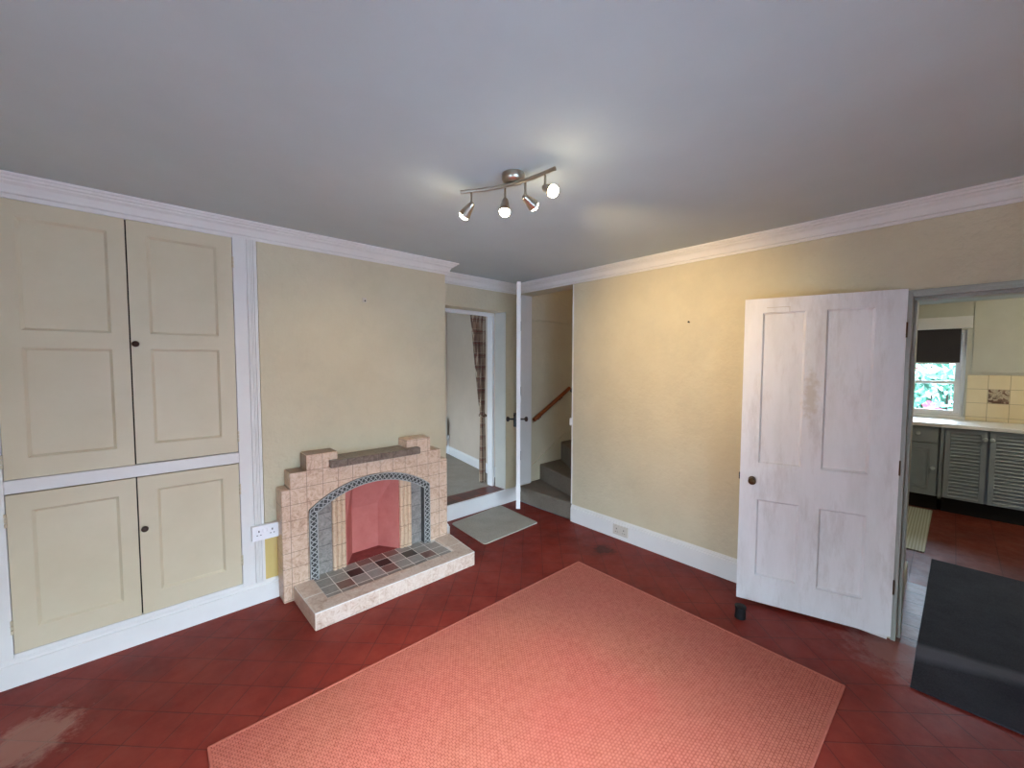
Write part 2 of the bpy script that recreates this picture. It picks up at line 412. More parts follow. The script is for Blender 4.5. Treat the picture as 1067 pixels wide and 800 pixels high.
# east wall
w = MB()
w.box(XE, XE+.19, YJ0, YSt0, 0, ZC)
struct(MB().box(XE, XE+.19, YSt0, YA, 2.236, ZC).build('wall_lintel', 'cream_wall'), 'cream wall strip above the staircase doorway', 'wall')
struct(MB().box(XE, XE+.19, YSt1, YA, 0, 2.236).build('wall_nib', 'cream_wall'), 'narrow cream wall strip in the corner by the staircase doorway', 'wall')
struct(w.build('wall_east', 'cream_wall'), 'bumpy cream wall between the stairs and the open white door', 'wall')
w = MB()
w.box(XE, XE+.13, YJ1, YJ0, 1.872, ZC); w.box(XE+.13, XP, YJ1, YJ0, 1.96, ZC); w.box(XE, XP, YS-.2, YJ1, 0, ZC); w.box(XE+.19, XP, YJ0, YJ0+.3, 0, ZC)
struct(w.build('wall_doorway', 'cream_wall'), 'thick cream wall round the kitchen doorway', 'wall')
# south and west walls, each with a sash window (behind the camera)
def window_wall(name, axis, p0, p1, a0, a1, o0, o1, z0, z1, mat, label, zc=ZC, ztop=None):
    w = MB()
    def bx(a, b, c, d):
        if axis == 'y': w.box(a, b, p0, p1, c, d)
        else: w.box(p0, p1, a, b, c, d)
    bx(a0, o0, 0, zc); bx(o1, a1, 0, zc); bx(o0, o1, 0, z0); bx(o0, o1, z1, zc)
    struct(w.build(name, mat), label, 'wall')
WS = (-.35, 1.38, .10, 1.72)
WW = (.10, 1.25, .25, 1.40)
window_wall('wall_south', 'y', YS-.2, YS, XW-.2, XE, WS[0], WS[1], WS[2], WS[3], 'cream_wall', 'cream wall with the sash window facing the fireplace')
window_wall('wall_west', 'x', XW-.2, XW, YS, YN+.02, WW[0], WW[1], WW[2], WW[3], 'cream_wall', 'cream wall with the window facing the stairs')
def sash(name, axis, p, a0, a1, z0, z1, mat, label, meet=None, t=.045, fr=.045):
    r = thing(name, ((a0+a1)/2, p, z0) if axis == 'y' else (p, (a0+a1)/2, z0), label, 'window', None, 'structure')
    def bx(m, a, b, d0, d1, c, d):
        if axis == 'y': m.box(a, b, p+d0, p+d1, c, d)
        else: m.box(p+d0, p+d1, a, b, c, d)
    m = MB()
    bx(m, a0, a0+fr, -.05, .05, z0, z1); bx(m, a1-fr, a1, -.05, .05, z0, z1)
    bx(m, a0+fr, a1-fr, -.05, .05, z0, z0+fr*.7); bx(m, a0+fr, a1-fr, -.05, .05, z1-fr, z1)
    m.build('window_frame', mat, r, .004)
    zm = meet or (z0+z1)/2
    for k, (c, d, off) in enumerate(((z0+fr*.7, zm+.018, -.018), (zm-.018, z1-fr, .018))):
        m = MB(); A0, A1 = a0+fr, a1-fr
        bx(m, A0, A0+t, off-.016, off+.016, c, d); bx(m, A1-t, A1, off-.016, off+.016, c, d)
        bx(m, A0+t, A1-t, off-.016, off+.016, c, c+(t if k == 0 else .032)); bx(m, A0+t, A1-t, off-.016, off+.016, d-(.032 if k == 0 else t), d)
        so = m.build('sash', mat, r, .003)
        g = MB(); bx(g, A0+t, A1-t, off-.002, off+.002, c+.03, d-.03)
        go = g.build('pane', 'window_glass', so)
    return r
sash('window_1', 'y', YS-.1, WS[0], WS[1], WS[2], WS[3], 'gloss_white', 'white sash window behind the viewer facing the fireplace')
sash('window_2', 'x', XW-.1, WW[0], WW[1], WW[2], WW[3], 'gloss_white', 'white sash window behind the viewer facing the stairs')

# cornice : one run round the room
prof = [(0, 2.238), (.012, 2.238), (.014, 2.252), (.026, 2.256), (.030, 2.268), (.040, 2.288), (.056, 2.298), (.058, 2.306), (.070, 2.308), (.074, 2.318), (.086, 2.319), (.087, ZC), (0, ZC)]
path = [(XW, YS), (XE, YS), (XE, YA), (XB, YA), (XB, YN), (XW, YN)]
struct(MB().sweep(path, prof, True).build('trim_1', 'trim_white'), 'white moulded plaster cornice round the top of the walls', 'cornice')
# skirtings
def skirt(h, t=.021): return [(0, 0), (t, 0), (t, h-.028), (t-.006, h-.024), (t-.006, h-.014), (t-.014, h-.004), (t-.014, h), (0, h)]
struct(MB().sweep([(.587, YN), (XW, YN)], skirt(.132)).build('baseboard_north', 'trim_white'), 'white skirting board below the built-in cupboards', 'skirting board')
struct(MB().sweep([(XB, YA), (XB, YN), (1.79, YN)], skirt(.13)).build('baseboard_breast', 'trim_white'), 'white skirting on the chimney breast end by the step', 'skirting board')
struct(MB().sweep([(XE, YJ0+.012), (XE, YSt0)], skirt(.16)).build('baseboard_east', 'trim_white'), 'white skirting board along the cream wall below the nail', 'skirting board')
m = MB(); m.sweep([(XE, YA), (XB+.022, YA)], [(0, 0), (.012, 0), (.012, .146), (.016, .15), (0, .152)])
struct(m.build('trim_2', 'gloss_white'), 'glossy white riser of the step below the corner doorway', 'step riser')
# corner doorway lining
m = MB()
m.box(OX1-.036, OX1, YA+.18, YA+.265, OZ0, OZ1-.03); m.box(OX0, OX0+.036, YA+.18, YA+.265, OZ0, OZ1-.03); m.box(OX0, OX1, YA+.18, YA+.265, OZ1-.03, OZ1+.005)
struct(m.build('trim_3', 'gloss_white', None, .004), 'white inner door frame of the corner doorway beside the curtain', 'door frame')
m = MB(); m.box(OX1-.004, OX1+.002, YA-.004, YA+.166, OZ0, OZ1)
struct(m.build('trim_4', 'reveal_grey', None, .002), 'pale painted reveal board of the corner doorway', 'door frame')
# staircase doorway lining
m = MB(); m.box(XE+.004, XE+.192, YSt1-.012, YSt1, .165, 2.236); m.box(XE-.004, XE+.03, YSt0-.002, YSt0+.012, .165, 2.236)
struct(m.build('trim_5', 'trim_white', None, .002), 'white lining boards of the staircase doorway', 'door frame')
# kitchen doorway frame, olive grey
m = MB()
m.box(XE-.012, XE+.13, YJ0-.022, YJ0, 0, 1.872); m.box(XE+.04, XE+.13, YJ0-.037, YJ0-.022, 0, 1.836)
m.box(XE-.012, XE+.13, YJ1, YJ1+.022, 0, 1.872)
m.box(XE-.012, XE+.04, YJ1+.022, YJ0-.022, 1.850, 1.872); m.box(XE+.04, XE+.13, YJ1+.022, YJ0-.022, 1.836, 1.872); m.box(XE-.018, XE, YJ1-.05, YJ0+.012, 1.868, 1.884)
struct(m.build('trim_6', 'frame_olive', None, .003), 'olive grey door frame round the kitchen doorway', 'door frame')
m = MB(); m.box(XE+.13, XP, YJ0-.004, YJ0+.002, 0, 1.96); m.box(XE+.13, XP, YJ1-.002, YJ1+.004, 0, 1.96); m.box(XE+.13, XP, YJ1, YJ0, 1.954, 1.962)
m.box(XE+.5, XP, YJ0-.016, YJ0-.004, 0, .14)
struct(m.build('trim_7', 'reveal_grey', None, .002), 'grey lined reveal of the deep kitchen doorway', 'door frame')

# ------------------------------------------------------------------ built-in cupboard
cup = thing('built_in_cupboard', (-.05, YN-.01, .13), 'tall built-in wall cupboard with four cream panelled doors in white frame', 'cupboard')
yf = YN-.012     # frame face
m = MB()
m.box(XW, -.497, yf, YN+.02, .13, 2.24); m.box(.394, .462, yf, YN+.02, .13, 2.24)
m.box(-.497, .394, yf, YN+.02, .13, .150); m.box(-.497, .394, yf, YN+.02, .899, .962); m.box(-.497, .394, yf, YN+.02, 2.233, 2.24)
m.build('frame', 'trim_white', cup, .003)
m = MB()       # fluted pilaster strip to the right
for a, b, d in ((.462, .472, .007), (.472, .481, .003), (.481, .487, .007), (.487, .496, .003), (.496, .514, .010)):
    m.box(a, b, yf-d, YN+.02, .13, 2.238)
m.build('pilaster', 'trim_white', cup, .003)
m = MB(); m.box(-.5, .4, YN+.012, YN+.0195, .14, 2.238); m.build('back_board', 'dark_gap', cup)
def panel_door(x0, x1, z0, z1, panels, knob, hx):
    y0, y1 = yf+.0, YN+.012
    m = MB()
    xs = [x0]+sorted({p for q in panels for p in (q[0], q[1])})+[x1]
    px0, px1 = panels[0][0], panels[0][1]
    m.box(x0, px0, y0, y1, z0, z1); m.box(px1, x1, y0, y1, z0, z1)
    zz = z0
    for p in panels:
        m.box(px0, px1, y0, y1, zz, p[2]); zz = p[3]
    m.box(px0, px1, y0, y1, zz, z1)
    for a, b, c, d in panels:     # recessed panel with a sloping moulded edge
        e = .012
        vs = [(a, y0, c), (b, y0, c), (b, y0, d), (a, y0, d), (a+e, y0+.010, c+e), (b-e, y0+.010, c+e), (b-e, y0+.010, d-e), (a+e, y0+.010, d-e)]
        m.add(vs, [(0, 1, 5, 4), (1, 2, 6, 5), (2, 3, 7, 6), (3, 0, 4, 7), (4, 5, 6, 7)])
    d = m.build('door', 'cupboard_cream', cup)
    if knob:
        MB().lathe([(.009, 0), (.008, .01), (.013, .016), (.016, .024), (.014, .031), (.006, .035), (0, .036)], (knob[0], y0, knob[1]), (0, -1, 0)).build('knob', 'knob_brown', d, smooth=True)
    for hz in hx[1]:
        m = MB()
        for q in (-.022, 0, .022): m.tube([(hx[0], y0-.004, hz+q-.009), (hx[0], y0-.004, hz+q+.009)], .005, 8)
        m.build('hinge', 'cupboard_cream', d, smooth=True)
panel_door(-.494, -.061, .965, 2.231, [(-.42, -.125, 1.058, 1.568), (-.42, -.125, 1.648, 2.158)], None, (-.497, (1.05, 2.1)))
panel_door(-.055, .391, .968, 2.231, [(.02, .316, 1.066, 1.574), (.02, .316, 1.652, 2.162)], (-.038, 1.597), (.394, (1.06, 2.09)))
panel_door(-.494, -.061, .153, .894, [(-.42, -.126, .253, .812)], None, (-.497, (.28, .78)))
panel_door(-.055, .391, .153, .894, [(.022, .312, .262, .82)], (-.034, .62), (.394, (.30, .74)))

# ------------------------------------------------------------------ fireplace
fp = thing('fireplace', (1.185, 2.8, 0), 'stepped beige tiled fireplace with arched opening and raised hearth', 'fireplace')
FY = 2.745
cxa, Ra, zc0 = 1.18, .70, .712-.70
def arc(R, n=28, x0=.74, x1=1.62):
    return [(x0+(x1-x0)*i/n, zc0+math.sqrt(R*R-(x0+(x1-x0)*i/n-cxa)**2)) for i in range(n+1)]
outline = [(.585, 0), (.585, .713), (.635, .713), (.635, .815), (.731, .815), (.731, .915), (.928, .915), (.928, .82),
           (1.428, .82), (1.428, .926), (1.632, .926), (1.632, .82), (1.725, .82), (1.725, .732), (1.785, .732), (1.785, 0), (1.62, 0)]
outline += arc(Ra)[::-1]+[(.74, 0)]
MB().prism(outline, XZ(), FY, YN).build('surround', 'beige_tile', fp, .008, 3)
m = MB(); m.box(.868, 1.520, FY-.045, YN-.002, .815, .864)
m.build('mantel_shelf', 'brown_slab', fp, .006, 3)
# hearth kerb : U round the inlay
m = MB(); m.prism([(.650, 2.345), (1.762, 2.345), (1.800, 2.745), (1.665, 2.745), (1.655, 2.465), (.757, 2.465), (.757, 2.745), (.640, 2.745)], XY, 0, .102)
m.prism([(.72, 2.40), (1.68, 2.40), (1.68, 2.80), (.72, 2.80)], XY, 0, .085)
hearth = m.build('hearth', 'hearth_tile', fp, .006, 3)
m = MB(); m.box(.757, 1.655, 2.465, 2.745, .085, .0922); m.box(.742, 1.618, 2.745, 2.80, .0, .0922)
m.build('inlay_grout', 'grout_pale', hearth)
m = MB(); m.tube([(.6405, 2.72, .0995), (.6525, 2.348, .0995), (1.7595, 2.348, .0995), (1.795, 2.72, .0995)], .0035, 6)  # pale tube imitates the highlight along the kerb edge; cross strips are grout joints
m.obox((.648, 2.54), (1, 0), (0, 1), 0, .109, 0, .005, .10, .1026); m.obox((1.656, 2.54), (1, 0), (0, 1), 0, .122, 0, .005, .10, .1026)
m.build('kerb_grout_highlight', 'grout_pale', hearth)
cells = MB(); names = ['tile_grey', 'tile_black', 'tile_brown']
ys = [(2.465, 2.510), (2.516, 2.610), (2.616, 2.711), (2.717, 2.798)]
for r, (a, b) in enumerate(ys):
    for k in range(-2, 7):
        x0, x1 = .950+.1*k, .950+.1*k+.0945
        x0, x1 = max(x0, .757 if r < 3 else .745), min(x1, 1.655 if r < 3 else 1.615)
        if x1-x0 < .01: continue
        mt = 'tile_grey'
        if r == 2 and k in (0, 2, 4): mt = 'tile_black'
        if r == 1 and k in (-1, 2, 5): mt = 'tile_brown'
        if r == 3 and k in (1, 2, 3): mt = 'tile_brown'
        cells.cur = names.index(mt); cells.box(x0, x1, a, b, .0895, .0925)
cells.build('inlay', names, hearth)
# arched border : flat band, raised edges and criss-cross lattice
bw = .05
def band_path():
    pts = [(.765, .09+.02*i) for i in range(23)]
    R = Ra-bw/2
    x0, x1 = .765, 1.595
    n = 44
    pts += [(x0+(x1-x0)*i/n, zc0+math.sqrt(R*R-(x0+(x1-x0)*i/n-cxa)**2)) for i in range(n+1)]
    pts += [(1.595, .09+.02*i) for i in range(22, -1, -1)]
    return pts
bp = band_path()
def frame_at(i):
    a, b = Vector(bp[max(i-1, 0)]), Vector(bp[min(i+1, len(bp)-1)]); d = (b-a).normalized(); return d, Vector((-d.y, d.x))
m = MB(); vs = []; fs = []
for i, p in enumerate(bp):
    d, n = frame_at(i)
    sc = 1/max(.75, 1)
    for o, y in ((-.5, FY-.006), (.5, FY-.006), (.5, FY+.05), (-.5, FY+.05)):
        q = Vector(p)+n*bw*o; vs.append((q.x, y, q.y))
for i in range(len(bp)-1):
    for k in range(4): fs.append((i*4+k, i*4+(k+1) % 4, i*4+4+(k+1) % 4, i*4+4+k))
fs += [(0, 1, 2, 3), tuple(range(len(vs)-4, len(vs)))[::-1]]
m.add(vs, fs); border = m.build('arch_border', 'border_dark', fp)
m = MB()
for o in (-.46, .46):
    m.tube([(p[0]+frame_at(i)[1].x*bw*o, FY-.007, p[1]+frame_at(i)[1].y*bw*o) for i, p in enumerate(bp)], .0035, 6)
L = [0]
for i in range(1, len(bp)): L.append(L[-1]+(Vector(bp[i])-Vector(bp[i-1])).length)
def on(s, o):
    s = max(0, min(L[-1]-1e-6, s)); i = max(j for j in range(len(bp)-1) if L[j] <= s)
    f = (s-L[i])/(L[i+1]-L[i]); p = Vector(bp[i]).lerp(Vector(bp[i+1]), f)
    n = (frame_at(i)[1].lerp(frame_at(i+1)[1], f)).normalized(); q = p+n*bw*o; return (q.x, FY-.008, q.y)
st = .034; k = 0
while k*st < L[-1]-st:
    m.tube([on(k*st, -.42), on(k*st+st*.5, 0), on(k*st+st, .42)], .0032, 5); m.tube([on(k*st, .42), on(k*st+st*.5, 0), on(k*st+st, -.42)], .0032, 5); k += 1
m.build('lattice', 'border_pale', border)
# recessed grey panels and fluted columns each side
PYf = 2.792
for a, b in ((.785, .893), (1.483, 1.575)):
    n = 6; pts = [(a, .09), (b, .09)]+[(b+(a-b)*i/n, zc0+math.sqrt((Ra-.03)**2-(b+(a-b)*i/n-cxa)**2)) for i in range(n+1)]
    MB().prism(pts, XZ(), PYf, PYf+.05).build('side_panel', 'grey_tile', fp)
for a, b, h in ((.893, .985, .635), (1.388, 1.484, .64)):
    wdt = (b-a)/3; pts = []
    for k in range(3):
        for i in range(9):
            th = PI*i/8; pts.append((a+wdt*(k+.5)-math.cos(th)*wdt*.46, PYf-.004-math.sin(th)*wdt*.42))
    pts += [(b, PYf+.05), (a, PYf+.05)]
    MB().prism(pts, XY, .09, h).build('fluted_column', 'fluted_tile', fp)
# firebox : splayed cheeks, back with a ledge and a sloping top
fl_, bl, br, fr_ = (.985, 2.80), (1.08, 2.955), (1.287, 2.955), (1.388, 2.80)
z0, z1, z2 = .0905, .43, .70
tl, tr = (1.055, 2.84), (1.32, 2.84)
V = [(*fl_, z0), (*bl, z0), (*br, z0), (*fr_, z0), (*fl_, z1), (*bl, z1), (*br, z1), (*fr_, z1), (*fl_, z2), (*tl, z2), (*tr, z2), (*fr_, z2)]
m = MB(); m.add(V, [(0, 1, 5, 4), (1, 2, 6, 5), (2, 3, 7, 6), (4, 5, 9, 8), (5, 6, 10, 9), (6, 7, 11, 10), (8, 9, 10, 11)])
o = m.build('firebox', 'firebox_red', fp)
o.data.flip_normals() if False else None
sm = o.modifiers.new('thick', 'SOLIDIFY'); sm.thickness = .02; sm.offset = 0
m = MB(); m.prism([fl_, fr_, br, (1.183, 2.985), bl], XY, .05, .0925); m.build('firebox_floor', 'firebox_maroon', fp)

# ------------------------------------------------------------------ sockets and small wall bits
def double_socket(loc_x, z, y, lab):
    r = thing('wall_socket', (loc_x, y, z), lab, 'socket')
    m = MB().box(loc_x-.072, loc_x+.072, y-.028, y+.002, z-.045, z+.045); m.cur = 1
    for s in (-1, 1):
        cx0 = loc_x+s*.036
        m.box(cx0-.003, cx0+.003, y-.0295, y-.027, z+.006, z+.018); m.box(cx0-.013, cx0-.006, y-.0295, y-.027, z-.014, z-.009); m.box(cx0+.006, cx0+.013, y-.0295, y-.027, z-.014, z-.009)
    m.build('face_plate', ['socket_white', 'dark_gap'], r, .003, 2)
    for s in (-1, 1):
        MB().box(loc_x+s*.011-.006, loc_x+s*.011+.006, y-.032, y-.026, z+.004, z+.026).build('rocker_switch', 'socket_white', r, .002)
double_socket(.515, .452, yf-.010, 'white double socket on the fluted trim beside the fireplace')
r = thing('wall_socket', (2.945, 1.855, .08), 'old beige double socket set into the skirting board', 'socket')
m = MB().box(2.931, 2.9455, 1.785, 1.925, .04, .122); m.cur = 1
for s in (-1, 1):
    y0 = 1.855+s*.035
    m.box(2.9298, 2.932, y0-.003, y0+.003, .086, .098); m.box(2.9298, 2.932, y0-.013, y0-.006, .064, .069); m.box(2.9298, 2.932, y0+.006, y0+.013, .064, .069)
m.build('face_plate', ['socket_old', 'dark_gap'], r, .003, 2)
for s in (-1, 1): MB().box(2.927, 2.932, 1.855+s*.011-.006, 1.855+s*.011+.006, .085, .107).build('rocker_switch', 'socket_old', r, .002)
tag(MB().lathe([(.003, 0), (.003, .02), (.007, .021), (.007, .024), (0, .025)], (XE+.003, 1.32, 1.804), (-1, 0, .15), 10).build('nail', 'dark_iron', None, smooth=True), 'small dark nail sticking out of the warmly lit cream wall', 'nail')
m = MB(); m.box(1.166, 1.196, YN-.005, YN+.002, 1.938, 1.972)
r = m.build('wall_plug', 'socket_old', None, .003); tag(r, 'filled wall plug on the chimney breast above the fireplace', 'wall plug')
MB().lathe([(.005, 0), (.005, .004), (.0, .0045)], (1.183, YN-.005, 1.95), (0, -1, 0), 10).build('screw_hole', 'dark_iron', r)
r = MB().box(XE-.012, XE+.02, YSt0+.006, YSt0+.03, .915, .985).build('latch_keep', 'socket_white', None, .003)
tag(r, 'small white latch keep on the edge of the staircase doorway', 'latch')

# ------------------------------------------------------------------ kitchen door (open)
H0 = (2.94, .174); U = Vector((-.28497, .95854)); Nn = Vector((-.95854, -.28497))
D1 = thing('door_1', (2.94, .174, 0), 'open white four-panel door with grubby paint and a bare patch', 'door', None, 'structure')
ZB, ZT, DW = .022, 1.893, .733
def P3(a, b, z): return (H0[0]+U.x*a+Nn.x*b, H0[1]+U.y*a+Nn.y*b, z)
pan = [(.124, .332, .195, .668), (.427, .638, .19, .668), (.124, .332, .898, 1.808), (.427, .638, .893, 1.808)]
m = MB(); B0, B1 = 0, -.036
ob = lambda a0, a1, z0, z1: m.obox(H0, U, Nn, a0, a1, B1, B0, z0, z1)
ob(0, .124, ZB, ZT); ob(.332, .427, ZB, ZT); ob(.638, DW, ZB, ZT)
for a, b in ((.124, .332), (.427, .638)):
    ob(a, b, ZB, .193); ob(a, b, .668, .896); ob(a, b, 1.808, ZT)
for a, b, c, d in pan:
    e = .010
    for s0, dp in ((B0, -.014), (B1, .014)):
        vs = [P3(a, s0, c), P3(b, s0, c), P3(b, s0, d), P3(a, s0, d), P3(a+e, s0+dp, c+e), P3(b-e, s0+dp, c+e), P3(b-e, s0+dp, d-e), P3(a+e, s0+dp, d-e)]
        m.add(vs, [(0, 1, 5, 4), (1, 2, 6, 5), (2, 3, 7, 6), (3, 0, 4, 7), (4, 5, 6, 7)])
m.build('leaf', 'old_white_gloss', D1)
m = MB()                                   # little patch let into the top rail
for a0, a1, z0, z1 in ((.505, .508, 1.808, 1.838), (.508, .62, 1.835, 1.838)): m.obox(H0, U, Nn, a0, a1, -.002, .0006, z0, z1)
m.build('patch_joint', 'socket_old', D1)
kp = [(.021, 0), (.021, .004), (.009, .006), (.008, .020), (.015, .028), (.0215, .038), (.021, .048), (.013, .055), (0, .057)]
MB().lathe(kp, P3(.667, 0, .787), (Nn.x, Nn.y, 0)).build('door_knob', 'aged_brass', D1, smooth=True)
MB().lathe(kp, P3(.667, -.036, .787), (-Nn.x, -Nn.y, 0)).build('door_knob', 'aged_brass', D1, smooth=True)
MB().obox(H0, U, Nn, DW-.001, DW+.006, -.026, -.010, .78, .82).build('latch', 'dark_iron', D1)
for hz in (1.68, .95, .30):
    m = MB(); m.tube([P3(-.001, .001, hz-.04), P3(-.001, .001, hz+.04)], .0035, 10)
    m.build('hinge', 'aged_brass', D1, smooth=True)
# door stop on the floor
r = thing('door_stop', (2.555, .795, 0), 'small black rubber door stop on the red floor before the white door', 'door stop')
MB().lathe([(.029, 0), (.030, .006), (.028, .02), (.028, .062), (.0, .062)], (2.555, .795, 0), (0, 0, 1), 20).build('body', 'black_rubber', r, smooth=True)
MB().lathe([(.020, 0), (.031, .003), (.031, .010), (.024, .013), (0, .013)], (2.555, .795, .062), (0, 0, 1), 20).build('cap', 'black_rubber', r, smooth=True)

# ------------------------------------------------------------------ staircase door (edge-on)
tip = Vector((2.50, 2.660)); hin = Vector((2.962, 3.150)); U2 = (tip-hin).normalized(); N2 = Vector((U2.y, -U2.x))
if N2.dot(Vector((-.74, .67))) < 0: N2 = -N2
W2 = (tip-hin).length
D2 = thing('door_2', (hin.x, hin.y, .16), 'open white plank door seen edge-on before the stairs', 'door', None, 'structure')
m = MB(); m.obox(hin, U2, N2, 0, W2, -.019, .019, .158, 2.236); leaf = m.build('leaf', 'gloss_white', D2, .002)
m = MB()
for s in (-1, 1):
    b0, b1 = (.019, .0215) if s > 0 else (-.0215, -.019)
    for a0, a1, z0, z1 in ((.06, W2-.06, .30, .34), (.06, W2-.06, 1.14, 1.18), (.06, W2-.06, 2.06, 2.10)): m.obox(hin, U2, N2, a0, a1, b0, b1, z0, z1)
m.build('moulding', 'gloss_white', D2)
Q = lambda a, b, z: (hin.x+U2.x*a+N2.x*b, hin.y+U2.y*a+N2.y*b, z)
MB().obox(hin, U2, N2, W2-.13, W2-.002, .019, .045, .92, 1.035).build('rim_lock', 'dark_iron', D2, .004)
kp2 = [(.010, 0), (.008, .01), (.008, .035), (.020, .042), (.025, .054), (.022, .064), (.010, .070), (0, .071)]
MB().lathe(kp2, Q(W2-.06, .045, .985), (N2.x, N2.y, 0)).build('door_knob', 'dark_iron', D2, smooth=True)
MB().lathe(kp2, Q(W2-.06, -.019, .985), (-N2.x, -N2.y, 0)).build('door_knob', 'knob_brown', D2, smooth=True)
for hz in (.5, 1.2, 1.9):
    MB().tube([Q(-.004, -.02, hz-.05), Q(-.004, -.02, hz+.05)], .006, 10).build('hinge', 'dark_iron', D2, smooth=True)

# ------------------------------------------------------------------ stairs
XS0, XS1 = XE+.19, 3.97
m = MB(); m.box(XS0, XS1+.02, YA, YA+.165, 0, 1.988); m.box(3.172, XS1+.02, YA-.028, YA+.165, 1.988, 3.2); m.box(XS0-.19, 3.172, YA, YA+.165, ZC, 3.2)
m.box(XS1, XS1+.1, 1.32, YA, 0, 3.2); m.box(XS0, XS1, 1.32, 1.42, 0, 3.2); m.box(XS0-.01, XS0, 1.32, YA, ZC, 3.2)
struct(m.build('wall_stairs', 'cream_wall'), 'cream wall of the narrow stairwell behind the handrail', 'wall')
struct(MB().box(XS0-.19, XS1+.1, 1.32, YA+.165, 3.2, 3.3).build('ceiling_stairs', 'ceiling_white'), 'white ceiling above the stairwell', 'ceiling')
pv = (3.06, YSt0)          # winder newel point
A1, B1_ = (3.33, YA), (3.075, YSt0)
A2, B2_ = (3.705, YA), (3.14, YSt0)
st = thing('staircase', (3.0, 2.8, 0), 'carpeted winding stairs rising behind the edge-on white door', 'stairs')
def step(poly, z0, z1):
    o = MB().prism(poly, XY, z0, z1).build('step', 'carpet_brown', st, .014, 3); return o
step([(2.966, YSt0+.002), (XS1-.01, YSt0+.002), (XS1-.01, YA-.002), (XS0, YA-.002), (XS0, YSt1-.014), (2.966, YSt1-.014)], 0, .165)
step([B1_, (XS1-.01, YSt0), (XS1-.01, YA-.002), (A1[0], YA-.002)], .150, .342)
step([B2_, (XS1-.01, YSt0), (XS1-.01, YA-.002), (A2[0], YA-.002)], .33, .556)
step([(3.20, YSt0), (XS1-.01, YSt0), (XS1-.01, 2.84)], .545, .76)
# sloping string board on the wall above the treads
m = MB(); m.prism([(XS0+.002, .165), (XS0+.002, .325), (3.72, .63), (3.76, .645), (XS1-.002, .645), (XS1-.002, .165)], XZ(), YA-.016, YA-.001)
struct(m.build('baseboard_stairs', 'cream_wall', None, .004), 'cream string board sloping up beside the stair treads', 'skirting board')
hr = thing('handrail', (3.2, YA, .86), 'polished brown wooden handrail sloping up the stairwell wall', 'handrail')
yr = YA-.055
a, b = Vector((3.185, yr, .868)), Vector((3.80, yr, 1.205)); d = (b-a).normalized()
m = MB(); m.lathe([(.0, -.004), (.016, -.002), (.023, .006), (.023, (b-a).length-.006), (.016, (b-a).length+.002), (0, (b-a).length+.004)], a, d, 16)
m.build('rail', 'rail_wood', hr, smooth=True)
for f in (.2, .8):
    p = a+d*((b-a).length*f); m = MB(); m.tube([p+Vector((0, 0, -.02)), p+Vector((0, .02, -.05)), (p.x, YA-.002, p.z-.06)], .006, 8)
    m.lathe([(.02, 0), (.02, .004), (0, .005)], (p.x, YA, p.z-.06), (0, -1, 0), 14); m.build('bracket', 'dark_iron', hr, smooth=True)
r = tag(MB().lathe([(.026, 0), (.026, .006), (.012, .01), (.012, .03), (.02, .04), (.024, .052), (.016, .062), (0, .064)], (3.90, YA, 1.17), (0, -1, 0), 16).build('coat_knob', 'dark_iron', None, smooth=True), 'dark round knob on the stairwell wall above the handrail end', 'knob')

# ------------------------------------------------------------------ next room seen through the raised doorway
struct(MB().box(.2, 3.6, 3.405, 5.6, 0, .152).build('floor_beyond', 'carpet_grey'), 'grey carpet of the raised room beyond the corner doorway', 'floor')
YF = 5.10
def skew(y): return 3.015+(y-3.5)*.195
m = MB(); m.prism([(skew(3.355), 3.355), (skew(3.355)+.3, 3.355), (skew(4.95)+.3, 4.95), (skew(4.95), 4.95)], XY, 0, 2.5)
m2 = MB(); m2.prism([(skew(4.95), 4.95), (skew(4.95)+.3, 4.95), (skew(YF)+.3, YF+.2), (skew(YF)+.04, YF+.2)], XY, 0, 2.5)
struct(m2.build('wall_beyond_corner', 'far_wall'), 'far corner of the pale wall in the next room', 'wall')
struct(m.build('wall_beyond', 'far_wall'), 'pale grey wall of the next room behind the tartan curtain', 'wall')
w = MB(); w.box(.2, 3.5, YF, YF+.2, 0, 2.5)
struct(w.build('wall_beyond_north', 'far_wall'), 'pale far wall of the next room', 'wall')
window_wall('wall_beyond_west', 'x', 0, .2, 3.4, YF+.2, 3.95, 4.65, 1.0, 1.9, 'far_wall', 'pale wall with the window of the next room', 2.5)
w = MB(); w.box(.2, OX0, YA+.165, YA+.2, 0, 2.5)
struct(w.build('wall_beyond_south', 'far_wall'), 'pale wall at the back of the chimney breast', 'wall')
struct(MB().box(0, 3.6, YA+.165, YF+.2, 2.4, 2.5).build('ceiling_beyond', 'ceiling_white'), 'white ceiling of the next room', 'ceiling')
m = MB(); m.sweep([(skew(3.47)-.001, 3.47), (skew(YF)-.001, YF), (.3, YF)], [(0, .152), (.02, .152), (.02, .24), (.012, .262), (0, .266)])
struct(m.build('baseboard_beyond', 'gloss_white'), 'white skirting board in the next room', 'skirting board')
# radiator on the far wall (only its end shows)
rd = thing('radiator', (2.85, YF-.06, .30), 'white radiator end just past the chimney breast in the next room', 'radiator')
m = MB()
for k in range(14): m.box(2.36+.065*k, 2.36+.065*k+.055, YF-.095, YF-.045, .36, .71)
m.box(2.36, 3.26, YF-.082, YF-.058, .355, .715); m.build('panel', 'reveal_grey', rd, .008)
m = MB(); m.tube([(3.265, YF-.07, .385), (3.29, YF-.07, .385), (3.29, YF-.07, .152)], .009, 8); m.lathe([(.016, 0), (.018, .01), (.018, .05), (.012, .06), (0, .06)], (3.29, YF-.07, .38), (0, 0, 1), 14)
m.build('valve', 'socket_white', rd, smooth=True)
for xx in (2.6, 3.1): MB().box(xx-.015, xx+.015, YF-.06, YF-.001, .45, .65).build('bracket', 'reveal_grey', rd)

